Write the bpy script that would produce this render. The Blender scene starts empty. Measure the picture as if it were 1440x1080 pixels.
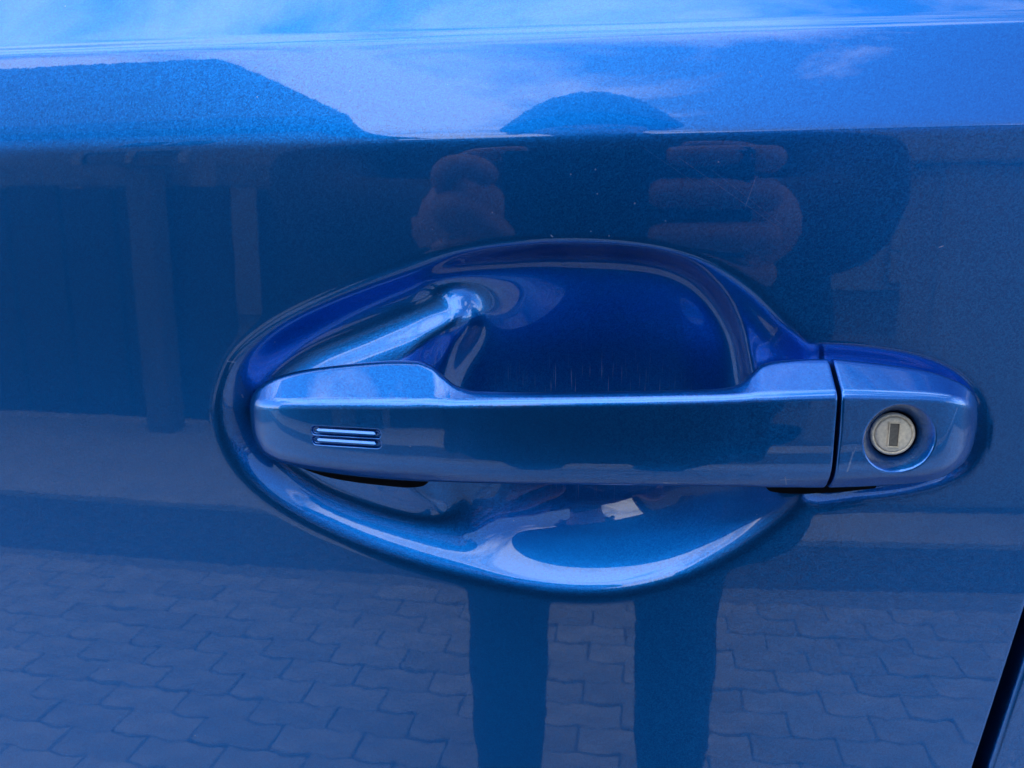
import bpy, bmesh, math, random
import numpy as np
from mathutils import Vector, Matrix

random.seed(4); rng = np.random.default_rng(4)
SC = bpy.context.scene
COL = SC.collection
rad = math.radians

# ------------------------------------------------------------------ camera
F = 1276.0
CAM = np.array([0.0, -0.29, 1.0]); PITCH = rad(-11.5); YAW = rad(5.4)
FW = np.array([-math.sin(YAW)*math.cos(PITCH), math.cos(YAW)*math.cos(PITCH), math.sin(PITCH)])
RT = np.array([math.cos(YAW), math.sin(YAW), 0.0]); UP = np.cross(RT, FW)
cam_data = bpy.data.cameras.new("camera"); cam = bpy.data.objects.new("camera", cam_data)
COL.objects.link(cam); SC.camera = cam
cam_data.sensor_width = 36.0; cam_data.lens = 36.0*F/1440.0
cam_data.clip_start = 0.01; cam_data.clip_end = 500.0
CAM_MAT = Matrix(((RT[0], UP[0], -FW[0], CAM[0]), (RT[1], UP[1], -FW[1], CAM[1]), (RT[2], UP[2], -FW[2], CAM[2]), (0, 0, 0, 1)))
cam.matrix_world = CAM_MAT

# ------------------------------------------------------------------ sky, sun, exposure
SUN_AZ = Vector((-0.66, -0.75, 0)).normalized(); SUN_EL = rad(24)
world = bpy.data.worlds.new("World"); SC.world = world; world.use_nodes = True
wn, wl = world.node_tree.nodes, world.node_tree.links
wn.clear()
sky = wn.new('ShaderNodeTexSky'); sky.sky_type = 'NISHITA'; sky.sun_disc = False
sky.sun_elevation = SUN_EL; sky.sun_rotation = math.atan2(SUN_AZ.x, SUN_AZ.y)
sky.dust_density = 0.15; sky.air_density = 1.0; sky.ozone_density = 2.0
tc = wn.new('ShaderNodeTexCoord')
sep = wn.new('ShaderNodeSeparateXYZ'); wl.new(tc.outputs['Generated'], sep.inputs[0])
BANK = (5.36, 1.85, 5.55)
# clouds on a flat layer: direction divided by its height
addz = wn.new('ShaderNodeMath'); addz.operation = 'ADD'; addz.inputs[1].default_value = 0.12; wl.new(sep.outputs['Z'], addz.inputs[0])
mxz = wn.new('ShaderNodeMath'); mxz.operation = 'MAXIMUM'; mxz.inputs[1].default_value = 0.05; wl.new(addz.outputs[0], mxz.inputs[0])
dx = wn.new('ShaderNodeMath'); dx.operation = 'DIVIDE'; wl.new(sep.outputs['X'], dx.inputs[0]); wl.new(mxz.outputs[0], dx.inputs[1])
dy = wn.new('ShaderNodeMath'); dy.operation = 'DIVIDE'; wl.new(sep.outputs['Y'], dy.inputs[0]); wl.new(mxz.outputs[0], dy.inputs[1])
cmb = wn.new('ShaderNodeCombineXYZ'); wl.new(dx.outputs[0], cmb.inputs[0]); wl.new(dy.outputs[0], cmb.inputs[1])
cmap = wn.new('ShaderNodeMapping'); cmap.inputs['Location'].default_value = (1.59, 4.27, 3.97); cmap.inputs['Scale'].default_value = (0.75, 1.5, 1.0)
wl.new(cmb.outputs[0], cmap.inputs[0])
cn = wn.new('ShaderNodeTexNoise'); cn.inputs['Scale'].default_value = 2.6; cn.inputs['Detail'].default_value = 10.0
cn.inputs['Roughness'].default_value = 0.58; cn.inputs['Distortion'].default_value = 0.5
wl.new(cmap.outputs[0], cn.inputs['Vector'])
cr = wn.new('ShaderNodeValToRGB'); cr.color_ramp.elements[0].position = 0.54; cr.color_ramp.elements[1].position = 0.70
cb = wn.new('ShaderNodeTexNoise'); cb.inputs['Scale'].default_value = 0.42; cb.inputs['Detail'].default_value = 1.0      # broad banks of cloud and clear sky
bmap = wn.new('ShaderNodeMapping'); bmap.inputs['Location'].default_value = BANK; wl.new(cmb.outputs[0], bmap.inputs[0]); wl.new(bmap.outputs[0], cb.inputs['Vector'])
bsub = wn.new('ShaderNodeMath'); bsub.operation = 'MULTIPLY_ADD'; bsub.inputs[1].default_value = 1.3; bsub.inputs[2].default_value = -0.65; wl.new(cb.outputs['Fac'], bsub.inputs[0])
csum = wn.new('ShaderNodeMath'); csum.operation = 'ADD'; wl.new(cn.outputs['Fac'], csum.inputs[0]); wl.new(bsub.outputs[0], csum.inputs[1])
wl.new(csum.outputs[0], cr.inputs[0])
cmix = wn.new('ShaderNodeMix'); cmix.data_type = 'RGBA'
wl.new(cr.outputs['Color'], cmix.inputs['Factor']); wl.new(sky.outputs[0], cmix.inputs[6]); cmix.inputs[7].default_value = (9.4, 9.8, 10.6, 1)
bg = wn.new('ShaderNodeBackground'); bg.inputs['Strength'].default_value = 0.12
wl.new(cmix.outputs[2], bg.inputs['Color'])
wo = wn.new('ShaderNodeOutputWorld'); wl.new(bg.outputs[0], wo.inputs['Surface'])

sun_d = bpy.data.lights.new("sun", 'SUN'); sun_d.energy = 3.0; sun_d.angle = rad(0.5); sun_d.color = (1.0, 0.95, 0.87)
sun = bpy.data.objects.new("sun", sun_d); COL.objects.link(sun)
sd = Vector((SUN_AZ.x*math.cos(SUN_EL), SUN_AZ.y*math.cos(SUN_EL), math.sin(SUN_EL)))
sun.rotation_euler = (-sd).to_track_quat('-Z', 'Y').to_euler()
SC.view_settings.view_transform = 'Standard'; SC.view_settings.look = 'None'
SC.view_settings.gamma = 1.0; SC.view_settings.exposure = 1.62

# ------------------------------------------------------------------ helpers
def P(px, py, y=0.0):
    """the point of the plane y = const where the photograph's (1440 x 1080) pixel is seen"""
    d = FW + RT*((px-720)/F) + UP*((540-py)/F)
    return CAM + d*((y-CAM[1])/d[1])
def to_px(x, z, y=0.0):
    q0, q1, q2 = x-CAM[0], y-CAM[1], z-CAM[2]
    w = q0*FW[0]+q1*FW[1]+q2*FW[2]
    return 720+F*(q0*RT[0]+q1*RT[1]+q2*RT[2])/w, 540-F*(q0*UP[0]+q1*UP[1]+q2*UP[2])/w
def smooth(a, b, t):
    t = np.clip((t-a)/(b-a), 0, 1); return t*t*(3-2*t)
def catmull(pts, n=6, closed=True):
    p = np.array(pts, float); N = len(p); out = []
    for i in range(N if closed else N-1):
        if closed: a, b, c, d = p[i-1], p[i], p[(i+1) % N], p[(i+2) % N]
        else: a, b, c, d = p[max(i-1, 0)], p[i], p[i+1], p[min(i+2, N-1)]
        for k in range(n):
            t = k/n
            out.append(0.5*((2*b)+(-a+c)*t+(2*a-5*b+4*c-d)*t*t+(-a+3*b-3*c+d)*t**3))
    if not closed: out.append(p[-1])
    return np.array(out)
def sdf(u, v, poly):
    """signed distance, positive inside; u, v flat arrays"""
    best = np.full(u.shape, 1e18); ins = np.zeros(u.shape, bool); n = len(poly)
    for i in range(n):
        ax, ay = poly[i]; bx, by = poly[(i+1) % n]
        ex, ey = bx-ax, by-ay; L = ex*ex+ey*ey
        if L < 1e-12: continue
        wx, wy = u-ax, v-ay
        t = np.clip((wx*ex+wy*ey)/L, 0, 1)
        best = np.minimum(best, (wx-ex*t)**2+(wy-ey*t)**2)
        c = (ay > v) != (by > v)
        if by != ay: ins ^= c & (u < (bx-ax)*(v-ay)/(by-ay)+ax)
    d = np.sqrt(best); return np.where(ins, d, -d)
def mesh_obj(name, verts, faces, mat, parent=None, smooth_sh=True, kind=None):
    me = bpy.data.meshes.new(name); me.from_pydata([tuple(map(float, v)) for v in verts], [], [tuple(map(int, f)) for f in faces]); me.update()
    return link(name, me, mat, parent, smooth_sh, kind)
def link(name, me, mat, parent=None, smooth_sh=True, kind=None):
    if smooth_sh: me.polygons.foreach_set('use_smooth', [True]*len(me.polygons))
    for m in (mat if isinstance(mat, (list, tuple)) else [mat]): me.materials.append(m)
    o = bpy.data.objects.new(name, me); COL.objects.link(o)
    if parent: o.parent = parent
    if kind: o['kind'] = kind
    return o
def grid_obj(name, X, Y, Z, mat, parent=None):
    """rows x cols arrays -> a smooth quad grid, facing -Y when rows go up and columns go +X"""
    r, c = X.shape
    me = bpy.data.meshes.new(name); nv = r*c; idx = np.arange(nv).reshape(r, c)
    q = np.stack([idx[:-1, :-1], idx[:-1, 1:], idx[1:, 1:], idx[1:, :-1]], -1).reshape(-1, 4)
    me.vertices.add(nv); me.vertices.foreach_set('co', np.stack([X, Y, Z], -1).astype(np.float32).ravel())
    me.loops.add(q.size); me.loops.foreach_set('vertex_index', q.astype(np.int32).ravel())
    me.polygons.add(len(q)); me.polygons.foreach_set('loop_start', np.arange(0, q.size, 4, dtype=np.int32))
    me.update(calc_edges=True); me.validate()
    return link(name, me, mat, parent)
def bm_obj(name, bm, mat, parent=None, smooth_sh=False, kind=None):
    me = bpy.data.meshes.new(name); bm.normal_update(); bm.to_mesh(me); bm.free()
    return link(name, me, mat, parent, smooth_sh, kind)
def box(bm, x0, x1, y0, y1, z0, z1, bev=0.0):
    r = bmesh.ops.create_cube(bm, size=1.0)
    for v in r['verts']:
        v.co = Vector(((x0+x1)/2+v.co.x*(x1-x0), (y0+y1)/2+v.co.y*(y1-y0), (z0+z1)/2+v.co.z*(z1-z0)))
    if bev:
        es = list({e for v in r['verts'] for e in v.link_edges})
        bmesh.ops.bevel(bm, geom=es, offset=bev, segments=2, affect='EDGES')
def tag(o, label, cat, group=None, kind=None):
    o['label'] = label; o['category'] = cat
    if group: o['group'] = group
    if kind: o['kind'] = kind
def empty(name, loc):
    o = bpy.data.objects.new(name, None); COL.objects.link(o); o.location = loc; o.empty_display_size = 0.1; return o

# ------------------------------------------------------------------ materials
def new_mat(name):
    m = bpy.data.materials.new(name); m.use_nodes = True
    return m, m.node_tree.nodes, m.node_tree.links, m.node_tree.nodes['Principled BSDF']
def simple(name, col, rough=0.6, metal=0.0, var=0.25, scale=20.0, bump=0.0, coat=0.0):
    m, n, l, b = new_mat(name)
    b.inputs['Roughness'].default_value = rough; b.inputs['Metallic'].default_value = metal; b.inputs['Coat Weight'].default_value = coat
    t = n.new('ShaderNodeTexCoord'); no = n.new('ShaderNodeTexNoise'); no.inputs['Scale'].default_value = scale; no.inputs['Detail'].default_value = 5
    l.new(t.outputs['Object'], no.inputs['Vector'])
    r = n.new('ShaderNodeValToRGB'); r.color_ramp.elements[0].position = 0.3; r.color_ramp.elements[1].position = 0.7
    r.color_ramp.elements[0].color = tuple(c*(1-var) for c in col)+(1,); r.color_ramp.elements[1].color = tuple(min(1, c*(1+var)) for c in col)+(1,)
    l.new(no.outputs['Fac'], r.inputs[0]); l.new(r.outputs[0], b.inputs['Base Color'])
    if bump:
        bp = n.new('ShaderNodeBump'); bp.inputs['Strength'].default_value = bump; bp.inputs['Distance'].default_value = 0.01
        l.new(no.outputs['Fac'], bp.inputs['Height']); l.new(bp.outputs[0], b.inputs['Normal'])
    return m

# x0, y0, x1, y1 (pixels), depth, half width, strength
WEAR = [(955, 222, 1092, 318, 0, .00013, .16), (1000, 238, 1108, 322, 0, .00011, .13), (1063, 250, 1048, 291, 0, .00018, .25), (905, 208, 985, 262, 0, .00012, .10),
        (1199, 636, 1192, 663, -.019, .0004, .6), (1203, 628, 1199, 640, -.019, .0002, .4), (1104, 671, 1108, 684, -.019, .0003, .5), (1098, 676, 1114, 675, -.019, .0002, .4),
        (934, 681, 952, 682, -.020, .0004, .45), (318, 509, 327, 511, 0, .0003, .5), (331, 560, 332, 564, 0, .0003, .5), (775, 331, 777, 333, 0, .0003, .6), (1322, 348, 1328, 346, 0, .0002, .45)]
def paint_mat():
    m, n, l, b = new_mat("metallic_blue_paint")
    t = n.new('ShaderNodeTexCoord')
    # flakes: tiny cells, each tilted its own way
    vo = n.new('ShaderNodeTexVoronoi'); vo.inputs['Scale'].default_value = 2600.0; l.new(t.outputs['Object'], vo.inputs['Vector'])
    sub = n.new('ShaderNodeVectorMath'); sub.operation = 'SUBTRACT'; sub.inputs[1].default_value = (0.5, 0.5, 0.5); l.new(vo.outputs['Color'], sub.inputs[0])
    sc = n.new('ShaderNodeVectorMath'); sc.operation = 'SCALE'; sc.inputs['Scale'].default_value = 0.09; l.new(sub.outputs[0], sc.inputs[0])
    ge = n.new('ShaderNodeNewGeometry')
    ad = n.new('ShaderNodeVectorMath'); ad.operation = 'ADD'; l.new(ge.outputs['Normal'], ad.inputs[0]); l.new(sc.outputs[0], ad.inputs[1])
    nm = n.new('ShaderNodeVectorMath'); nm.operation = 'NORMALIZE'; l.new(ad.outputs[0], nm.inputs[0]); l.new(nm.outputs[0], b.inputs['Normal'])
    rp = n.new('ShaderNodeValToRGB'); sx = n.new('ShaderNodeSeparateXYZ'); l.new(vo.outputs['Color'], sx.inputs[0]); l.new(sx.outputs['X'], rp.inputs[0])
    e = rp.color_ramp.elements
    e[0].position = 0.0; e[0].color = (0.0008, 0.104, 0.40, 1); e[1].position = 1.0; e[1].color = (0.0015, 0.150, 0.51, 1)
    # wear: a few scratches and chips (segments on the x-z plane), and fine nail scratches inside the scoop
    geo = n.new('ShaderNodeVectorMath'); geo.operation = 'MULTIPLY'; geo.inputs[1].default_value = (1, 0, 1); l.new(t.outputs['Object'], geo.inputs[0])
    wn_ = n.new('ShaderNodeTexNoise'); wn_.inputs['Scale'].default_value = 700.0; wn_.inputs['Detail'].default_value = 3.0; l.new(t.outputs['Object'], wn_.inputs['Vector'])
    def M_(op, a, b_=None, c=None, clamp=False):
        k = n.new('ShaderNodeMath'); k.operation = op; k.use_clamp = clamp
        for q, v in enumerate((a, b_, c)):
            if v is None: continue
            if isinstance(v, (int, float)): k.inputs[q].default_value = v
            else: l.new(v, k.inputs[q])
        return k.outputs[0]
    total = None
    for (x0, y0, x1, y1, dep, wid, amt) in WEAR:
        a, c = P(x0, y0, dep), P(x1, y1, dep); a[1] = c[1] = 0; ba = c-a
        pa = n.new('ShaderNodeVectorMath'); pa.operation = 'SUBTRACT'; pa.inputs[1].default_value = a; l.new(geo.outputs[0], pa.inputs[0])
        dt = n.new('ShaderNodeVectorMath'); dt.operation = 'DOT_PRODUCT'; dt.inputs[1].default_value = ba/float(ba@ba); l.new(pa.outputs[0], dt.inputs[0])
        hh = M_('MULTIPLY', dt.outputs['Value'], 1.0, clamp=True)
        bs = n.new('ShaderNodeVectorMath'); bs.operation = 'SCALE'; bs.inputs[0].default_value = ba; l.new(hh, bs.inputs['Scale'])
        ds = n.new('ShaderNodeVectorMath'); ds.operation = 'DISTANCE'; l.new(pa.outputs[0], ds.inputs[0]); l.new(bs.outputs[0], ds.inputs[1])
        mk = M_('MULTIPLY_ADD', ds.outputs['Value'], -1.0/wid, 1.0, clamp=True)
        mk = M_('MULTIPLY', mk, M_('MULTIPLY_ADD', wn_.outputs['Fac'], 2.6*amt, -0.55*amt, clamp=True))
        total = mk if total is None else M_('MAXIMUM', total, mk)
    # nail scratches: thin upright streaks, only well inside the scoop
    mp = n.new('ShaderNodeMapping'); mp.inputs['Scale'].default_value = (2600, 0, 75); mp.inputs['Rotation'].default_value = (0, 0.12, 0); l.new(t.outputs['Object'], mp.inputs[0])
    ns = n.new('ShaderNodeTexNoise'); ns.inputs['Scale'].default_value = 1.0; ns.inputs['Detail'].default_value = 1.0; l.new(mp.outputs[0], ns.inputs['Vector'])
    st = M_('MULTIPLY_ADD', ns.outputs['Fac'], 6.0, -3.7, clamp=True)
    so = n.new('ShaderNodeSeparateXYZ'); l.new(t.outputs['Object'], so.inputs[0])
    cx = P(830, 600, 0.02)
    e1 = M_('POWER', M_('DIVIDE', M_('SUBTRACT', so.outputs['X'], float(cx[0])), 0.045), 2.0); e2 = M_('POWER', M_('DIVIDE', M_('SUBTRACT', so.outputs['Z'], float(cx[2])), 0.032), 2.0)
    inside = M_('MULTIPLY', M_('SUBTRACT', 1.0, M_('ADD', e1, e2), clamp=True), M_('GREATER_THAN', so.outputs['Y'], 0.004))
    total = M_('MAXIMUM', total, M_('MULTIPLY', M_("MULTIPLY", st, inside), 0.55))
    # settled dust: sparse tiny specks
    dv = n.new('ShaderNodeTexVoronoi'); dv.inputs['Scale'].default_value = 210.0; l.new(t.outputs['Object'], dv.inputs['Vector'])
    dsx = n.new('ShaderNodeSeparateXYZ'); l.new(dv.outputs['Color'], dsx.inputs[0])
    total = M_('MAXIMUM', total, M_('MULTIPLY', M_('MULTIPLY', M_('LESS_THAN', dv.outputs['Distance'], 0.055), M_('GREATER_THAN', dsx.outputs['Y'], 0.93)), 0.30))
    wm = n.new('ShaderNodeMix'); wm.data_type = 'RGBA'; l.new(total, wm.inputs['Factor']); l.new(rp.outputs[0], wm.inputs[6]); wm.inputs[7].default_value = (0.40, 0.47, 0.58, 1)
    l.new(wm.outputs[2], b.inputs['Base Color'])
    l.new(M_('MULTIPLY_ADD', total, -0.95, 0.95), b.inputs['Metallic']); l.new(M_('MULTIPLY_ADD', total, 0.35, 0.345), b.inputs['Roughness'])
    b.inputs['Coat Weight'].default_value = 1.0; b.inputs['Coat Roughness'].default_value = 0.018; b.inputs['Coat IOR'].default_value = 1.6
    # orange peel in the clear coat
    no = n.new('ShaderNodeTexNoise'); no.inputs['Scale'].default_value = 230.0; no.inputs['Detail'].default_value = 2.0; l.new(t.outputs['Object'], no.inputs['Vector'])
    bp = n.new('ShaderNodeBump'); bp.inputs['Strength'].default_value = 1.0; bp.inputs['Distance'].default_value = 0.0000045
    l.new(no.outputs['Fac'], bp.inputs['Height']); l.new(bp.outputs[0], b.inputs['Coat Normal'])
    return m
PAINT = paint_mat()
SHADE_BLACK = simple("underside_shade_black", (0.003, 0.004, 0.007), 0.9, 0, 0.3, 300)  # near-black colour for the shade under the handle
GAPBLACK = simple("dark_seal_rubber", (0.006, 0.006, 0.008), 0.7, 0, 0.3, 200)
ZINC = simple("worn_zinc", (0.80, 0.70, 0.54), 0.5, 0.15, 0.18, 900, 0.02)
ZINC_DARK = simple("worn_steel_shutter", (0.15, 0.14, 0.125), 0.5, 0.15, 0.25, 1200, 0.02)
SCUFF = simple("scuffed_primer", (0.42, 0.48, 0.56), 0.7, 0, 0.2, 2000)
for _m in (SHADE_BLACK, GAPBLACK): _m.node_tree.nodes['Principled BSDF'].inputs['Specular IOR Level'].default_value = 0.04
GLASS = simple("tinted_window_glass", (0.01, 0.012, 0.014), 0.03, 0, 0.1, 3)
PAVER = simple("concrete_paver", (0.40, 0.39, 0.38), 0.85, 0, 0.22, 14, 0.3)
_n, _l = PAVER.node_tree.nodes, PAVER.node_tree.links; _b = _n['Principled BSDF']; _src = _b.inputs['Base Color'].links[0].from_socket
_oi = _n.new('ShaderNodeObjectInfo'); _mr = _n.new('ShaderNodeMapRange'); _mr.inputs['To Min'].default_value = 0.82; _mr.inputs['To Max'].default_value = 1.10; _l.new(_oi.outputs['Random'], _mr.inputs['Value'])
_sc = _n.new('ShaderNodeVectorMath'); _sc.operation = 'SCALE'; _l.new(_src, _sc.inputs[0]); _l.new(_mr.outputs[0], _sc.inputs['Scale']); _l.new(_sc.outputs[0], _b.inputs['Base Color'])
SAND = simple("joint_sand", (0.25, 0.246, 0.24), 0.95, 0, 0.3, 60)
BARK = simple("dark_mulch", (0.085, 0.08, 0.078), 0.95, 0, 0.5, 40, 0.6)
PATH = simple("pale_concrete", (0.42, 0.415, 0.41), 0.85, 0, 0.12, 8, 0.2)
EARTH = simple("grey_asphalt", (0.06, 0.06, 0.06), 0.9, 0, 0.3, 30, 0.3)
RENDER_WALL = simple("grey_house_render", (0.22, 0.21, 0.20), 0.9, 0, 0.1, 4, 0.1)
ROOF_TILE = simple("dark_roof_tile", (0.06, 0.055, 0.055), 0.7, 0, 0.25, 6)
TIMBER = simple("dark_stained_timber", (0.014, 0.015, 0.018), 0.7, 0, 0.3, 12)
POST = simple("pale_post", (0.34, 0.33, 0.31), 0.8, 0, 0.1, 12)
PALEWALL = simple("pale_wall_render", (0.30, 0.29, 0.28), 0.9, 0, 0.12, 5)
FABRIC = simple("dark_navy_jacket", (0.012, 0.013, 0.018), 0.9, 0, 0.2, 60)
SKIN = simple("skin", (0.36, 0.20, 0.205), 0.5, 0, 0.12, 60)
HAIR = simple("dark_brown_hair", (0.02, 0.014, 0.01), 0.6, 0, 0.3, 100)
PHONE = simple("black_phone_glass", (0.01, 0.01, 0.012), 0.15, 0, 0.1, 30)

# ================================================================== THE CAR
CAR = empty("car", (0, 0.1, 0))
tag(CAR, "metallic blue car, close view of its door handle with key lock in a scooped recess", "car")
def child(o):
    o.parent = CAR; o.matrix_parent_inverse = Matrix.Translation((0, -0.1, 0)); return o
def sub(o, par):
    o.parent = par; o.matrix_parent_inverse = par.matrix_world.inverted() if False else Matrix.Identity(4); return o

# ---- profile of the door skin
CREASE1 = np.array([P(*q)[[0, 2]] for q in ((0, 212), (300, 205), (600, 196), (900, 188), (1200, 181), (1440, 174))])
CREASE2 = np.array([P(q[0], q[1], 0.007)[[0, 2]] for q in ((0, 66), (140, 66), (300, 60), (700, 45), (1000, 34), (1440, 24))])
def line_fit(c): return np.polyfit(c[:, 0], c[:, 1], 2)
K1, K2 = line_fit(CREASE1), line_fit(CREASE2)
def ext(K, x):
    xc = np.clip(x, -0.25, 0.18); s = np.polyval(np.polyder(K), xc)
    return np.polyval(K, xc)+s*(x-xc)
T1, T2 = math.tan(rad(14.05)), math.tan(rad(26.0))
def softplus(t, r): return 0.5*(t+np.sqrt(t*t+r*r))
def base_y(x, z):
    z1, z2 = ext(K1, x), ext(K2, x)
    zc = z-1.0
    y = np.where(z < 1.0, zc**2/(2*6.0), zc**2/(2*6.0)) + x*x/(2*7.0)
    y = y + T1*softplus(z-z1, 0.0016) + (T2-T1)*softplus(z-z2, 0.0016)
    y = y + 0.00032*(1+np.tanh((z-z2-0.0004)/0.0009))      # fine raised line along the upper crease
    return y

# ---- pocket outlines (pixels of the photograph on the door plane)
OUT = catmull([(304, 585), (311, 540), (333, 497), (385, 455), (450, 422), (530, 390), (610, 364), (690, 347), (770, 339), (850, 340), (930, 350), (995, 370),
               (1050, 404), (1098, 450), (1140, 492), (1168, 540), (1176, 600), (1166, 655), (1130, 705), (1085, 745), (1030, 782), (970, 812), (900, 832), (830, 839),
               (750, 834), (660, 816), (570, 792), (490, 764), (415, 728), (355, 685), (318, 637)], 4)
BOWL = catmull([(598, 404), (606, 384), (640, 368), (710, 355), (790, 350), (870, 352), (940, 362), (992, 388), (1028, 430), (1050, 478), (1062, 530), (1066, 590), (1064, 650),
                (1050, 704), (1014, 746), (962, 776), (900, 796), (820, 803), (740, 795), (690, 774), (655, 745), (632, 716), (622, 680), (618, 620), (618, 550), (632, 506),
                (652, 476), (659, 450), (646, 430), (618, 420)], 4)
PED = catmull([(352, 590), (372, 540), (425, 502), (500, 472), (570, 444), (620, 430), (648, 436), (655, 456), (646, 482), (624, 512), (616, 560), (616, 620), (622, 680), (632, 712),
               (622, 738), (580, 744), (500, 726), (420, 690), (372, 642)], 4)
CAPREC = catmull([(1110, 600), (1112, 520), (1135, 492), (1170, 489), (1230, 494), (1295, 506), (1345, 527), (1376, 558), (1388, 598), (1380, 640), (1350, 672), (1290, 692),
                  (1210, 703), (1150, 709), (1120, 690)], 4)
def table(slope, a, b, dend, soft, unit):
    """depth against distance from the rim: slope eases in over a..b, eases out over b..dend"""
    d = np.linspace(a, dend, 400)
    s = smooth(a, b, d)*(1-smooth(b*soft, dend, d))*slope
    dep = np.concatenate([[0], np.cumsum((s[1:]+s[:-1])/2*np.diff(d))])*unit
    return lambda q: np.interp(q, d, dep)
MMPX = 0.000231
f_dish = table(0.85, -9, 12, 70, 1.0, MMPX)
f_bowl = table(1.12, -4, 14, 240, 4.0, MMPX); f_bowl_low = table(0.80, -26, 26, 215, 0.8, MMPX); f_dish_low = table(0.80, -11, 14, 90, 1.0, MMPX)
f_ped = table(0.64, -16, 26, 84, 1.0, MMPX)
f_rim = table(0.8, -7, 5, 24, 1.0, MMPX); f_cap = table(0.65, -7, 6, 20, 1.0, MMPX)
def blur(a, sg):
    r = int(3*sg)+1; k = np.exp(-0.5*(np.arange(-r, r+1)/sg)**2); k /= k.sum()
    for ax in (0, 1):
        p = np.pad(a, [(r, r) if q == ax else (0, 0) for q in (0, 1)], mode='edge')
        a = sum(k[i]*(p[i:i+a.shape[0], :] if ax == 0 else p[:, i:i+a.shape[1]]) for i in range(2*r+1))
    return a
def dome(mask):
    """a membrane blown up inside the mask: smooth everywhere, no ridge lines; highest point 1"""
    def relax(h, m, n, f):
        for _ in range(n):
            q = np.zeros_like(h); q[1:-1, 1:-1] = 0.25*(h[:-2, 1:-1]+h[2:, 1:-1]+h[1:-1, :-2]+h[1:-1, 2:])+f
            h = q*m
        return h
    h = None
    for st, n in ((8, 700), (4, 500), (2, 400), (1, 300)):
        m = mask[::st, ::st].astype(float)
        if h is None: h = np.zeros_like(m)
        else:
            h = np.repeat(np.repeat(h, 2, 0), 2, 1)[:m.shape[0], :m.shape[1]]
            h = np.pad(h, [(0, m.shape[0]-h.shape[0]), (0, m.shape[1]-h.shape[1])], mode='edge')
        h = relax(h, m, n, 0.25*st*st)
    return h/h.max()
def pocket(x, z):
    u, v = to_px(x, z)
    sh = x.shape; uu, vv = u.ravel(), v.ravel()
    lo = smooth(540, 705, vv); d1 = sdf(uu, vv, OUT); d2 = sdf(uu, vv, BOWL)
    low = f_dish_low(d1)
    wr = smooth(570, 690, uu)*(1-smooth(960, 1060, uu))          # above the deep part of the scoop the rim is tight
    dish = (f_dish(d1)*(1-wr)+f_rim(d1)*wr)*(1-lo)+low*lo
    ped = f_ped(sdf(uu, vv, PED)); cp = f_cap(sdf(uu, vv, CAPREC))
    h = dome((d2 > 0).reshape(sh)); lo = lo.reshape(sh)
    f = 1-h
    top = 0.0165*(1-f**0.95)+0.0060*(1-f**11); bot = 0.0172*(1-f**1.0)
    wq = smooth(630, 740, uu).reshape(sh); top = blur(top, 1.5)*wq+blur(top, 4.0)*(1-wq)
    bowl = blur(top, 1.2)*(1-lo)+blur(bot, 8)*lo
    a = (np.maximum(dish, cp)-0.85*ped).reshape(sh); wr = (wr*(1-lo.ravel())).reshape(sh)
    return blur(a, 2.3)*(1-wr)+blur(a, 1.2)*wr+bowl
def gap_x(z):
    a, b = P(1445, 868), P(1379, 1080)
    return a[0]+(z-a[2])*(a[0]-b[0])/(a[2]-b[2])

def axis(parts):
    out = []
    for a, b, st in parts: out.append(np.arange(a, b-1e-9, st))
    return np.concatenate(out)
zs = np.append(axis([(0.32, 0.76, 0.02), (0.76, 0.86, 0.0016), (0.86, 0.99, 0.00055), (0.99, 1.062, 0.0008), (1.062, 1.10, 0.004)]), 1.10)
xs = np.append(axis([(-0.95, -0.24, 0.02), (-0.24, -0.135, 0.0018), (-0.135, 0.125, 0.0006), (0.125, 0.130, 0.001)]), 0.130)
Xg, Zg = np.meshgrid(xs, zs)
Yg = base_y(Xg, Zg)
ci = np.where((xs > -0.1352) & (xs < 0.125))[0]; ri = np.where((zs > 0.8598) & (zs < 0.99))[0]
pk = np.ix_(ri, ci); Yg[pk] += pocket(Xg[pk], Zg[pk])
# the rear edge of the door: columns that follow the shut line, then the folded edge
cols = []
gz = np.maximum(gap_x(zs), 0.132)
for t in np.linspace(0.08, 1, 14):
    xx = 0.130*(1-t)+(gz-0.0012)*t; cols.append((xx, base_y(xx, zs)))
for a in np.linspace(15, 90, 6):
    xx = gz-0.0012+0.0012*math.sin(rad(a)); cols.append((xx, base_y(xx, zs)+0.0012*(1-math.cos(rad(a)))))
cols.append((gz, base_y(gz, zs)+0.016))
Xg = np.hstack([Xg]+[c[0][:, None] for c in cols]); Yg = np.hstack([Yg]+[c[1][:, None] for c in cols]); Zg = np.hstack([Zg]+[zs[:, None]]*len(cols))
FRONT_DOOR = child(grid_obj("front_door", Xg, Yg, Zg, PAINT))

# ---- rear door beyond the shut line
zr = np.linspace(0.32, 1.10, 196); W = 0.0052
cols = []; g2 = np.maximum(gap_x(zr), 0.132)+W
cols.append((g2+0.0005, base_y(g2, zr)+0.016))
for a in np.linspace(90, 0, 7):
    xx = g2+0.0022*(1-math.sin(rad(a))); cols.append((xx, base_y(xx, zr)+0.0022*(1-math.cos(rad(a)))))
for t in list(np.linspace(0.004, 0.06, 10))+list(np.linspace(0.08, 0.8, 12)):
    xx = g2+0.0022+t; cols.append((xx, base_y(xx, zr)+0.0004*np.exp(-((t-0.006)/0.003)**2)))
REAR_DOOR = child(grid_obj("rear_door", np.stack([c[0] for c in cols], 1), np.stack([c[1] for c in cols], 1), np.stack([zr]*len(cols), 1), PAINT))
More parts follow.
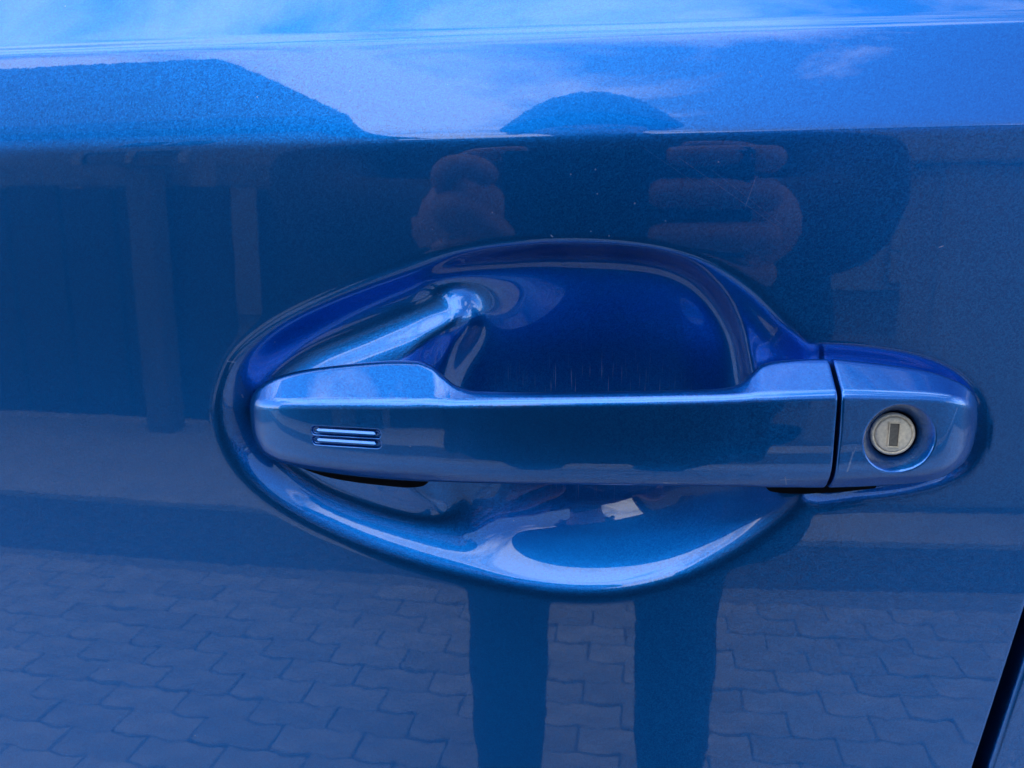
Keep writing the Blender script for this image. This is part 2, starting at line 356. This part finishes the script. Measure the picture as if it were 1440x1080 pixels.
# dark seal behind the gap, sill, glass and roof of the car body
gz = np.linspace(0.32, 1.10, 30); gx = np.maximum(gap_x(gz), 0.132)
child(grid_obj("door_seal", np.stack([gx-0.02, gx+0.03], 1), np.stack([base_y(gx, gz)+0.0155]*2, 1), np.stack([gz]*2, 1), GAPBLACK))
ybelt = float(base_y(np.array([0.0]), np.array([1.10]))[0])
gl = np.array([[-0.95, 0.93], [-0.75, 0.93]]); gy = np.array([[ybelt+0.012]*2, [ybelt+0.20]*2]); gzz = np.array([[1.098]*2, [1.47]*2])
child(grid_obj("side_window", gl, gy, gzz, GLASS))
bm = bmesh.new(); box(bm, -0.8, 0.98, ybelt+0.17, ybelt+1.3, 1.465, 1.52, 0.02)
child(bm_obj("roof", bm, PAINT, smooth_sh=True))
bm = bmesh.new(); box(bm, -0.95, 0.98, 0.06, 1.5, 0.18, 0.335, 0.01)
child(bm_obj("sill", bm, GAPBLACK))

# ---- pull handle and its lock cap: one swept section, cut at the gap
# px, silhouette top, top crease, bottom crease, silhouette bottom, face depth, top depth, bottom depth (mm, minus = towards the viewer), back depth
GRIP = np.array([
 (351.5, 582, 584, 590, 592, 1.0, 2.0, 2.0, 6),
 (353, 566, 574, 604, 611, -2.5, 1.0, 1.0, 6),
 (359, 551, 569, 619, 629, -6.0, -0.5, -0.5, 6),
 (373, 538, 567, 634, 645, -9.5, -2.0, -2.5, 6),
 (398, 525, 567, 645, 656, -12.5, -3.0, -5, 6),
 (440, 514, 568, 652, 666, -15.2, -3.5, -7, 6),
 (500, 507, 568, 657, 674, -17.2, -4.0, -9, 6),
 (545, 504.5, 568, 660, 678, -18.4, -4.5, -10, 6),
 (575, 505, 568, 661, 680, -19.0, -5.2, -11, 5),
 (598, 512, 567, 662, 681, -19.5, -7.0, -12, 2),
 (618, 527, 567, 663, 682, -19.9, -10.0, -13, -2),
 (640, 541, 567, 664, 683, -20.2, -13.0, -14, -5),
 (668, 547.5, 566, 665, 684, -20.6, -15.0, -15, -7),
 (720, 549, 565, 667, 685, -21.1, -16.0, -16, -8),
 (800, 549, 564, 668, 686, -21.5, -16.5, -16.5, -8.5),
 (880, 548, 563, 669, 687, -21.7, -16.7, -16.7, -8.5),
 (960, 546.5, 561, 670, 688, -21.6, -16.5, -16.6, -8),
 (1020, 543.5, 559, 670, 689, -21.4, -15.5, -16.4, -7),
 (1045, 536, 558, 670, 689, -21.2, -13.5, -16, -5),
 (1062, 522, 557, 670, 689.5, -21.1, -10.5, -16, -2),
 (1077, 511, 557, 670, 690, -21.0, -8.0, -15.5, 2),
 (1095, 506, 556, 670, 690, -20.8, -6.5, -15, 4),
 (1130, 503.5, 555, 670, 690, -20.4, -6.0, -14, 6),
 (1170, 503, 554, 670, 690, -19.9, -6.0, -12.5, 7),
 (1182, 503, 554, 670, 690, -19.8, -6.0, -12, 7),
 (1215, 506, 554, 669.5, 689, -19.2, -5.8, -10.5, 7),
 (1260, 512, 555, 668, 686, -18.2, -5.4, -9, 7),
 (1300, 520, 556, 667, 682, -17.2, -4.8, -7.8, 7),
 (1330, 531, 558, 663, 674, -16.2, -4.0, -6.4, 7),
 (1348, 539, 562, 654, 664, -14.5, -3.2, -5.0, 6),
 (1362, 550, 570, 640, 653, -11.5, -2.2, -3.6, 6),
 (1371, 564, 581, 622, 637, -7.5, -0.8, -1.8, 6),
 (1375, 580, 592, 606, 619, -3.0, 1.0, 0.5, 6),
 (1376.5, 595, 598, 603, 606, 0.5, 2.0, 2.0, 6)])
def pchip(x, y, q):
    h = np.diff(x); dl = np.diff(y)/h; m = np.zeros_like(y)
    for i in range(1, len(x)-1):
        if dl[i-1]*dl[i] > 0:
            w1, w2 = 2*h[i]+h[i-1], h[i]+2*h[i-1]; m[i] = (w1+w2)/(w1/dl[i-1]+w2/dl[i])
    m[0], m[-1] = dl[0], dl[-1]
    k = np.clip(np.searchsorted(x, q)-1, 0, len(h)-1); t = (q-x[k])/h[k]
    return ((1+2*t)*(1-t)**2*y[k] + t*(1-t)**2*h[k]*m[k] + t*t*(3-2*t)*y[k+1] + t*t*(t-1)*h[k]*m[k+1])
def world_rows(tab):
    out = []
    for px, a, b, c, d, yf, yt, yb, yk in tab:
        yf, yt, yb, yk = yf/1000, yt/1000, yb/1000, yk/1000
        out.append((P(px, (b+c)/2, yf)[0], P(px, a, yt)[2], P(px, b, yf)[2], P(px, c, yf)[2], P(px, d, yb)[2], yf, yt, yb, yk, px))
    return np.array(out)
ROWS = world_rows(GRIP)
# arc-length-like parameter so that the round tips are well sampled
dd = np.sqrt(np.diff(ROWS[:, 0])**2+np.diff(ROWS[:, 1])**2+np.diff(ROWS[:, 5])**2); SPAR = np.concatenate([[0], np.cumsum(dd)])
def rows_at(s): return np.stack([pchip(SPAR, ROWS[:, k], s) for k in range(10)], 1)
def section(r, nf=90):
    x, zt, z1, z2, zb, yf, yt, yb, yk = r[:9]
    h = zt-zb
    yf2 = yf+0.03*(z1-z2)      # the face leans out a little at its top
    pts = [np.array(p) for p in ((zb+0.12*h, yk), (zb, yb+0.30*(yk-yb)*0.3), (zb, max(yb, yf2+0.002)), (z2, yf2), (z1, yf), (zt, yt), (zt-0.02*h, yt+0.3*(yk-yt)), (zt-0.12*h, yk))]
    pts = [(pts[0], 0), (pts[2], 0.0035), (pts[3], 0.0035), (pts[4], 0.0022), (pts[5], 0.0028), (pts[7], 0)]
    seq = [pts[0][0]]; N = len(pts)
    out = []
    prev = pts[0][0]
    for i in range(1, N-1):
        a, b, c = pts[i-1][0], pts[i][0], pts[i+1][0]; rr = pts[i][1]
        la, lc = np.linalg.norm(a-b), np.linalg.norm(c-b)
        ca, cc = min(rr, 0.46*la), min(rr, 0.46*lc)
        p0, p2 = b+(a-b)*(ca/max(la, 1e-9)), b+(c-b)*(cc/max(lc, 1e-9))
        nseg = nf if i == 3 else (14 if i != 4 else 22)
        for t in np.linspace(0, 1, nseg, endpoint=False): out.append(prev*(1-t)+p0*t)
        for t in np.linspace(0, 1, 14, endpoint=False): out.append(b*0+p0*(1-t)**2+2*b*t*(1-t)+p2*t*t)
        prev = p2
    for t in np.linspace(0, 1, 12): out.append(prev*(1-t)+pts[-1][0]*t)
    o = np.array(out)                                   # (z, y)
    zm, hw = (z1+z2)/2, max((z1-z2)/2, 1e-6)
    q = np.clip(1-((o[:, 0]-zm)/hw)**2, 0, 1)
    front = smooth(0.0, 1.0, (yk-o[:, 1])/max(yk-yf, 1e-6))
    o[:, 1] -= min(0.0006, 0.08*hw)*q*(front > 0.85)
    return o
def sweep(name, s, mat, mod=None, ends=(False, False)):
    R = rows_at(s)
    S = [section(r) for r in R]; X = []
    for o, r in zip(S, R):          # towards both rounded tips the sections lean with the depth, so the tips stay full
        px = r[9]; w = float(smooth(1200, 1330, np.array(px))+1-smooth(360, 470, np.array(px)))
        d = FW + RT*((px-720)/F)
        X.append(r[0]+w*(o[:, 1]-r[5])*d[0]/d[1])
    def endcap(o, x, sgn):
        res = []; cen = np.array([o[:, 0].mean(), o[:, 1].mean()])
        for a in (25, 50, 75, 90):
            ins = 0.0007*(1-math.cos(rad(a))); off = 0.0007*math.sin(rad(a))
            dv = o-cen; ln = np.linalg.norm(dv, axis=1, keepdims=True)
            res.append((o-dv/ln*ins, x+sgn*off))
        last = res[-1][0]
        for k in (0.6, 0.2, 0.0): res.append((cen+(last-cen)*k, res[3][1]))
        return res
    if ends[1]:
        for o, x in endcap(S[-1], R[-1, 0], 1): S.append(o); X.append(np.full(len(o), x))
    if ends[0]:
        e = endcap(S[0], R[0, 0], -1)
        for o, x in e: S.insert(0, o); X.insert(0, np.full(len(o), x))
    S = np.array(S); X = np.array(X)
    S = np.concatenate([S, S[:, :1]], 1); X = np.concatenate([X, X[:, :1]], 1)      # close the back
    Zs, Ys = S[:, :, 0], S[:, :, 1].copy()
    if mod is not None: Ys = mod(X, Ys, Zs)
    return child(grid_obj(name, X.T, Ys.T, Zs.T, mat))
def s_at_x(x): 
    ss = np.linspace(SPAR[0], SPAR[-1], 6000); xx = pchip(SPAR, ROWS[:, 0], ss); return float(np.interp(x, xx, ss))
GAP0 = P(1171, 610, -0.0199)[0]; GAP1 = P(1183.5, 610, -0.0197)[0]
# two sensor grooves on the grip
GZ = [(P(487, 608.5, -0.0175)[2], ), (P(487, 622.5, -0.0175)[2], )]
GX0, GX1 = P(443, 612, -0.0165)[0], P(530, 612, -0.0175)[0]
def grooves(X, Y, Z):
    for (zc,) in GZ:
        dxs = np.maximum(np.maximum(GX0-X, X-GX1), 0)
        d = np.sqrt(dxs**2+(Z-zc)**2)
        front = Y < -0.010
        Y = Y+np.where(front, 0.0011*(1-smooth(0.0010, 0.0017, d)), 0)
    return Y
sa, sb = s_at_x(GX0-0.003), s_at_x(GX1+0.003)
s_grip = np.concatenate([np.linspace(0, sa, 150, endpoint=False), np.linspace(sa, sb, 120, endpoint=False), np.linspace(sb, s_at_x(GAP0), 260)])
HANDLE = sweep("pull_handle", s_grip, PAINT, grooves, (False, True))
HANDLE['label'] = "blue pull handle grip with two short sensor lines"
LKX, LKZ = P(1265, 618, -0.0182)[[0, 2]]
R_OUT, R_IN, DEEP = 0.0111, 0.0066, 0.0078
def lockhole(X, Y, Z):
    d = np.sqrt((X-LKX)**2+(Z-LKZ)**2)
    t = np.clip((R_OUT-d)/(R_OUT-R_IN), 0, 1)
    tt = np.where(t < 0.15, t*t/0.3, np.where(t > 0.9, t-0.075+(-((t-0.9)**2)/0.2), t-0.075))
    return Y+np.where(Y < -0.008, DEEP*tt/0.875, 0)
CAPO = sweep("lock_cap", np.linspace(s_at_x(GAP1), SPAR[-1], 240), PAINT, lockhole, (True, False))
CAPO['label'] = "fixed blue end cap with the recessed key lock"

# sensor lines lying in the grooves
for (zc,) in GZ:
    rr = rows_at(np.array([s_at_x(GX0), s_at_x(GX1)]))
    yf = rr[:, 5]+0.03*(rr[:, 2]-rr[:, 3])*(rr[:, 2]-zc)/(rr[:, 2]-rr[:, 3])-0.0006*(1-((zc-(rr[:, 2]+rr[:, 3])/2)/((rr[:, 2]-rr[:, 3])/2))**2)
    bm = bmesh.new(); prof = [(0.0009, 0.00085), (0.0004, 0.0006), (-0.0001, -0.0001), (-0.0001, -0.0006), (0.0009, -0.0008)]
    rings = [[bm.verts.new((x, y+py, zc+pz*k)) for py, pz in prof] for x, y, k in ((GX0+0.0002, yf[0], .5), (GX0+0.0008, yf[0], 1), (GX1-0.0008, yf[1], 1), (GX1-0.0002, yf[1], .5))]
    for a, b in zip(rings[:-1], rings[1:]):
        for k in range(5): bm.faces.new((a[k], a[(k+1) % 5], b[(k+1) % 5], b[k]))
    bm.faces.new(rings[0]); bm.faces.new(rings[-1][::-1]); bmesh.ops.recalc_face_normals(bm, faces=bm.faces)
    bm_obj("sensor_line", bm, PAINT, HANDLE)
# ---- key lock
def lathe(name, prof, mat, cx, cz, n=64, par=None):
    bm = bmesh.new(); rings = []
    for r, y in prof: rings.append([bm.verts.new((cx+r*math.cos(2*math.pi*k/n), y, cz+r*math.sin(2*math.pi*k/n))) for k in range(n)])
    for a, b in zip(rings[:-1], rings[1:]):
        for k in range(n): bm.faces.new((a[k], a[(k+1) % n], b[(k+1) % n], b[k]))
    bm.faces.new(rings[-1][::-1])
    bmesh.ops.recalc_face_normals(bm, faces=bm.faces)
    o = bm_obj(name, bm, mat, smooth_sh=True)
    return o
yl = -0.0182+DEEP-0.0012
SEAT = child(lathe("lock_seat", [(0.0076, yl+0.004), (0.0076, yl+0.0009), (0.0068, yl+0.0007)], GAPBLACK, LKX, LKZ))
LOCK = child(lathe("lock_cylinder", [(0.0066, yl+0.003), (0.0066, yl-0.0002), (0.0064, yl-0.0006), (0.0060, yl-0.0007), (0.00565, yl-0.0006), (0.00560, yl-0.0001), (0.0055, yl-0.0001),
               (0.0054, yl-0.0008), (0.0051, yl-0.0010), (0.003, yl-0.00105), (0.0008, yl-0.00105)], ZINC, LKX, LKZ))
LOCK['label'] = "worn grey metal key cylinder"
def locksub(name, bm, mat):
    o = bm_obj(name, bm, mat); o.parent = LOCK; return o
w, h = 0.0014, 0.0036; yy = yl-0.00105
bm = bmesh.new()
for a in ((-w-.0003, -w, -h-.0003, h+.0003), (w, w+.0003, -h-.0003, h+.0003), (-w, w, -h-.0003, -h), (-w, w, h, h+.0003)):
    box(bm, LKX+a[0], LKX+a[1], yy-0.0006, yy+0.0004, LKZ+a[2], LKZ+a[3], 0.00008)
locksub("slot_rim", bm, ZINC)
bm = bmesh.new(); box(bm, LKX-w, LKX+w, yy-0.00006, yy+0.0004, LKZ-h, LKZ+h)
locksub("key_slot", bm, ZINC_DARK)

# ---- added black pads standing in for the shade between handle and door
def pad(name, tab, mat):
    R = world_rows(np.array(tab, float)); par = np.concatenate([[0], np.cumsum(np.abs(np.diff(R[:, 0])))])
    q = np.linspace(0, par[-1], 60); RR = np.stack([pchip(par, R[:, k], q) for k in range(10)], 1)
    S = np.array([section(r, 20) for r in RR]); X = np.array([np.full(S.shape[1], r[0]) for r in RR])
    return child(grid_obj(name, X.T, S[:, :, 1].T, S[:, :, 0].T, mat))
pad("handle_shade_pad", [(376, 560, 580, 630, 640, 0, 3, 3, 9), (410, 545, 570, 650, 658, -3, 2, 1, 9), (460, 530, 570, 668, 675, -4, 1, 0, 9), (520, 525, 570, 677, 684, -4.5, 0, -1, 9), (565, 525, 570, 682, 688, -5, 0, -2, 9),
     (590, 535, 570, 681, 686, -6, -2, -3, 9), (604, 550, 575, 670, 676, -8, -5, -5, 6)], SHADE_BLACK)
pad("cap_shade_pad", [(1080, 560, 580, 680, 686, -6, -2, -4, 9), (1092, 530, 570, 688, 694, -5, 1, 0, 9), (1120, 515, 570, 691, 697, -4, 1, 0, 9), (1170, 510, 570, 690, 696, -3, 1, 1, 9), (1240, 512, 570, 682, 690, -2, 1, 2, 9)], SHADE_BLACK)
# inside of the gap
bm = bmesh.new(); box(bm, GAP0-0.002, GAP1+0.002, -0.0060, 0.010, P(1175, 668, -.006)[2], P(1175, 520, -.006)[2], 0.001)
child(bm_obj("gap_filler", bm, GAPBLACK))

# ================================================================== WHAT THE PAINT REFLECTS
# ---- ground
def sheet(name, pts, z, mat, th=0.05):
    bm = bmesh.new(); top = [bm.verts.new((x, y, z)) for x, y in pts]; bm.faces.new(top); 
    r = bmesh.ops.extrude_face_region(bm, geom=bm.faces[:])
    for v in r['geom']:
        if isinstance(v, bmesh.types.BMVert): v.co.z -= th
    bmesh.ops.recalc_face_normals(bm, faces=bm.faces)
    return bm_obj(name, bm, mat, kind='structure')
sheet("ground", [(-150, -150), (150, -150), (150, 150), (-150, 150)], -0.03, EARTH)
PAVE = sheet("pavement", [(-4, -1.78), (4, -1.78), (4, 2.0), (-4, 2.0)], -0.008, SAND, 0.02)
sheet("planting_bed", [(-6, -6.2), (6, -6.2), (6, -1.785), (-6, -1.785)], -0.02, BARK, 0.008)
sheet("path", [(-6, -3.42), (-1.0, -3.42), (0.3, -2.34), (6, -2.34), (6, -2.02), (0.6, -2.10), (-1.0, -2.20), (-6, -2.25)], 0.0, PATH, 0.04)
def zig(k): return 0.006 if k % 2 else -0.006
bmp = bmesh.new()
low = [(-0.098+0.049*k, -0.0475+zig(k)) for k in range(5)]; hig = [(-0.098+0.049*k, 0.0475+zig(k)) for k in range(5)][::-1]
tv = [bmp.verts.new((x*0.975, y*0.96, 0.0)) for x, y in low+hig]; mv = [bmp.verts.new((x, y, -0.004)) for x, y in low+hig]; bv = [bmp.verts.new((x, y, -0.03)) for x, y in low+hig]
bmp.faces.new(tv)
for v in bmp.verts: v.co.x *= 0.8; v.co.y *= 0.795
for k in range(10):
    q = (k+1) % 10
    bmp.faces.new((mv[k], mv[q], tv[q], tv[k])); bmp.faces.new((bv[k], bv[q], mv[q], mv[k]))
brick_me = bpy.data.meshes.new("paving_brick"); bmp.normal_update(); bmp.to_mesh(brick_me); bmp.free(); brick_me.materials.append(PAVER)
cells = []
for i in range(-28, 29):
    for j in range(-50, 50):
        x, y = i*0.16+(0.08 if j % 2 else 0), j*0.0785
        if -1.72 < y < 1.9 and -3.8 < x < 3.8: cells.append((x, y, 0))
cells.sort(key=lambda c: abs(c[1]+1.15)*1.6+abs(c[0]))
rest = bmesh.new()
for n, (x, y, o) in enumerate(cells):
    rot = rad(3)+rad(random.uniform(-.8, .8)); dz = random.uniform(-0.0035, 0.0015)
    M = Matrix.Translation((x*math.cos(rad(3))-y*math.sin(rad(3)), y+x*math.sin(rad(3))*0.4, dz)) @ Matrix.Rotation(rot, 4, 'Z') @ Matrix.Rotation(rad(random.uniform(-1, 1)), 4, 'X')
    if n < 300:
        b = bpy.data.objects.new("paving_brick", brick_me); COL.objects.link(b); b.parent = PAVE; b.matrix_local = M
    else:
        vs = [rest.verts.new(M @ v.co) for v in brick_me.vertices]
        for p in brick_me.polygons: rest.faces.new([vs[k] for k in p.vertices])
ro = bm_obj("outer_bricks", rest, PAVER, PAVE); ro['kind'] = 'stuff'

# ---- house with hipped roof
H = empty("house", (-6, -8, 0)); tag(H, "grey rendered house with dark hipped roof across the yard", "house")
def hchild(o): o.parent = H; o.matrix_parent_inverse = Matrix.Translation((6, 8, 0)); return o
bm = bmesh.new(); box(bm, -11.7, -2.8, -10.6, -6.8, -0.02, 5.35); hchild(bm_obj("wall", bm, RENDER_WALL))
e0, e1, yb0, yb1, ez, rz = -12.1, -2.45, -11.0, -6.5, 5.36, 7.95
V = [(e0, yb1, ez), (e1, yb1, ez), (e1, yb0, ez), (e0, yb0, ez), (-9.4, -8.7, rz), (-5.25, -8.7, rz)]
hchild(mesh_obj("roof", V+[(a, b, c-0.14) for a, b, c in V[:4]], [(0, 1, 5, 4), (1, 2, 5), (2, 3, 4, 5), (3, 0, 4), (6, 7, 1, 0), (7, 8, 2, 1), (8, 9, 3, 2), (9, 6, 0, 3), (9, 8, 7, 6)], ROOF_TILE, smooth_sh=False))
for wx in (-9.6, -6.9, -4.1):
    for wz in (1.0, 3.4):
        bm = bmesh.new()
        for a in ((-.55, -.47, 0, 1.3), (.47, .55, 0, 1.3), (-.47, .47, 0, .08), (-.47, .47, 1.22, 1.3), (-.03, .03, .08, 1.22)):
            box(bm, wx+a[0], wx+a[1], -6.83, -6.74, wz+a[2], wz+a[3])
        f = hchild(bm_obj("window", bm, POST))
        bm = bmesh.new(); box(bm, wx-.47, wx+.47, -6.82, -6.79, wz+.08, wz+1.22)
        g = bm_obj("pane", bm, GLASS); g.parent = f

G = empty("backdrop", (4, -10, 0)); tag(G, "added low pale flat-roofed garage beside the hipped house", "backdrop")  # building made up to block the bright low sky behind the yard
for nm, bx, mt in (("wall", (-2.79, 9.5, -13, -9.5, -.02, 3.9), PALEWALL), ("roof", (-2.78, 9.65, -13.15, -9.3, 3.902, 4.12), ROOF_TILE)):
    bm = bmesh.new(); box(bm, *bx); o = bm_obj(nm, bm, mt); o.parent = G; o.matrix_parent_inverse = Matrix.Translation((-4, 10, 0))
for gx in (1.2, 4.4, 7.6):
    bm = bmesh.new()
    for k in range(6): box(bm, gx-1.15, gx+1.15, -9.5-.05, -9.44, .05+k*.38, .05+k*.38+.36, 0.01)
    o = bm_obj("backdrop_door", bm, POST); o.parent = G; o.matrix_parent_inverse = Matrix.Translation((-4, 10, 0))
# ---- timber fence, pale post, wall
FN = empty("timber_fence", (-2, -3.1, 0)); tag(FN, "low dark timber board fence at the far side of the pale path", "fence")
for k in range(17):
    bm = bmesh.new(); x = -5.2+k*0.262; yo = 0 if x < -1.75 else -0.27; box(bm, x-(0.0 if x > -2.05 and x < -1.75 else 0), x+(0.258 if yo else 0.25), -3.16+yo, -3.13+yo, 0.03, 1.06+random.uniform(-.006, .006), 0.004)
    o = bm_obj("board", bm, TIMBER); o.parent = FN; o.matrix_parent_inverse = Matrix.Translation((2, 3.1, 0))
bm = bmesh.new(); box(bm, -5.2, -1.74, -3.21, -3.165, 1.062, 1.19, 0.006); box(bm, -1.738, -0.75, -3.48, -3.435, 1.062, 1.19, 0.006)
o = bm_obj("top_rail", bm, simple('weathered_rail', (.16, .16, .16), .85)); o.parent = FN; o.matrix_parent_inverse = Matrix.Translation((2, 3.1, 0))
GP = None
bm = bmesh.new(); box(bm, -1.93, -1.81, -3.12, -3.0, -0.01, 1.16, 0.008); box(bm, -1.95, -1.79, -3.14, -2.98, 1.16, 1.19, 0.006)
GP = bm_obj("fence_post", bm, simple('weathered_post', (.11, .11, .11), .85)); tag(GP, "pale square post standing in front of the dark timber fence", "post")
bm = bmesh.new(); box(bm, 1.05, 5.5, -2.75, -2.45, -0.03, 1.12, 0.01); box(bm, 1.0, 5.55, -2.8, -2.4, 1.12, 1.18, 0.01)
GW = bm_obj("garden_wall", bm, PALEWALL); tag(GW, "pale rendered garden wall with coping beside the path", "wall")

# ---- the photographer
def skinned(name, verts, edges, mats, matfn):
    me = bpy.data.meshes.new(name); me.from_pydata([v[:3] for v in verts], edges, []); o = bpy.data.objects.new(name, me); COL.objects.link(o)
    md = o.modifiers.new("skin", 'SKIN'); md.use_smooth_shade = True
    comp = {}
    for i, v in enumerate(verts):
        sv = me.skin_vertices[0].data[i]; r = v[3]; sv.radius = (r, r) if not isinstance(r, tuple) else r
        sv.use_root = len(v) > 4
    sb = o.modifiers.new("sub", 'SUBSURF'); sb.levels = 2; sb.render_levels = 2
    dg = bpy.context.evaluated_depsgraph_get(); ev = o.evaluated_get(dg); m2 = bpy.data.meshes.new_from_object(ev)
    bpy.data.objects.remove(o)
    for m in mats: m2.materials.append(m)
    for p in m2.polygons: p.material_index = matfn(p.center); p.use_smooth = True
    o2 = bpy.data.objects.new(name, m2); COL.objects.link(o2); return o2
V, E = [], []
def chain(pts, start=None, root=False):
    prev = start
    for k, p in enumerate(pts):
        V.append(p+((1,) if root and k == 0 else ())); i = len(V)-1
        if prev is not None: E.append((prev, i))
        prev = i
    return prev
pel = chain([(0, -.84, .80, (.28, .24))], root=True)
che = chain([(0, -.83, 1.0, (.27, .24)), (0, -.82, 1.13, (.23, .21))], pel)
chain([(0, -.855, .62, (.27, .18)), (0, -.855, .50, (.25, .16))], pel)
neck = chain([(0, -.82, 1.25, .09), (-.005, -.80, 1.31, .06), (-.015, -.775, 1.35, .066), (-.02, -.765, 1.42, .092), (-.02, -.77, 1.475, .075)], che)
for s in (-1, 1):
    chain([(s*.15, -.86, .72, .16), (s*.17, -.855, .60, .15), (s*.17, -.855, .50, .13)], pel)
    chain([(s*.11, -.85, .66, .115), (s*.118, -.83, .46, .068), (s*.120, -.84, .39, .060), (s*.123, -.845, .33, .068), (s*.121, -.85, .27, .059), (s*.124, -.855, .21, .064), (s*.123, -.86, .15, .055), (s*.125, -.86, .10, .054), (s*.135, -.80, .045, .042), (s*.14, -.72, .035, .03)], pel)
    sx_ = 0.088 if s > 0 else -0.078
    chain([(s*.18, -.82, 1.21, .095), ((.25 if s > 0 else -.28), -.75, 1.10, .082), ((.262 if s > 0 else -.31), -.66, 1.02, .072), ((.22 if s > 0 else -.25), -.54, .975, .052), (sx_+s*.035, -.41, .98, .040), (sx_+s*.018, -.36, .988, .030), (sx_+s*.006, -.325, .995, .028)], che)
    if s > 0:
        for z, x1, rr in ((1.030, .040, .0105), (1.004, .030, .0115), (.976, .030, .0110)):
            chain([(.112, -.322, z-.004, rr), (.112, -.300, z, rr), (.085, -.287, z, rr), (x1+.012, -.286, z, rr*.95), (x1, -.287, z, rr*.8)], root=True)
        chain([(.108, -.325, .955, .010), (.112, -.302, .950, .0098), (.085, -.289, .948, .0095), (.06, -.288, .948, .0085)], root=True)
        chain([(.112, -.345, 1.02, .014), (.098, -.345, 1.04, .012), (.075, -.335, 1.045, .0105), (.055, -.330, 1.045, .009)], root=True)
    else:
        chain([(-.10, -.325, 1.005, .013), (-.105, -.302, 1.018, .012), (-.093, -.288, 1.026, .0115), (-.075, -.286, 1.020, .010), (-.068, -.288, 1.010, .0085)], root=True)
        chain([(-.10, -.325, .985, .013), (-.105, -.300, .995, .0125), (-.092, -.287, .997, .012), (-.070, -.286, .982, .011), (-.055, -.288, .970, .009)], root=True)
        for z in (.965, .945): chain([(-.10, -.328, z, .011), (-.108, -.306, z, .0105), (-.095, -.292, z-.004, .010), (-.078, -.290, z-.008, .0085)], root=True)
        chain([(-.10, -.345, 1.02, .014), (-.09, -.345, 1.035, .012), (-.07, -.335, 1.04, .0105), (-.05, -.330, 1.04, .009)], root=True)
def pm(c):
    if c.z > 1.30: return 1
    if c.y > -.385: return 1
    return 0
PERSON = skinned("person", V, E, [FABRIC, SKIN], pm)
tag(PERSON, "person in a dark jacket and trousers holding a phone up in both hands", "person")
def ell(name, c, r, mat, cut=None):
    bm = bmesh.new(); bmesh.ops.create_uvsphere(bm, u_segments=28, v_segments=18, radius=1.0)
    for v in bm.verts: v.co = Vector((c[0]+v.co.x*r[0], c[1]+v.co.y*r[1], c[2]+v.co.z*r[2]))
    if cut:
        bmesh.ops.delete(bm, geom=[v for v in bm.verts if cut(v.co)], context='VERTS')
    o = bm_obj(name, bm, mat, smooth_sh=True); o.parent = PERSON; return o
ell("hair", (-.02, -.785, 1.470), (.124, .115, .082), HAIR, lambda c: c.y > -.72 and c.z < 1.47)
for s in (-1, 1):
    ell("ear", (-.02+s*.098, -.775, 1.405), (.012, .02, .032), SKIN)
    ell("eye", (-.02+s*.031, -.690, 1.42), (.013, .010, .008), HAIR)
ell("nose", (-.02, -.675, 1.393), (.013, .02, .024), SKIN)
ell("mouth", (-.02, -.688, 1.36), (.022, .008, .006), simple("lips", (.35, .12, .1), .5))
# phone: its back faces along the view, the lens at the camera
bm = bmesh.new(); box(bm, -0.065, 0.097, -0.040, 0.036, 0.0035, 0.0115, 0.003)
ph = bm_obj("phone", bm, PHONE, smooth_sh=False); ph.matrix_world = CAM_MAT; tag(ph, "black phone held sideways in both hands", "phone")
bm = bmesh.new()
bmesh.ops.create_cone(bm, cap_ends=True, segments=32, radius1=0.007, radius2=0.0065, depth=0.002, matrix=Matrix.Translation((0, 0, 0.0026)))
ln = bm_obj("lens", bm, GLASS, ph)
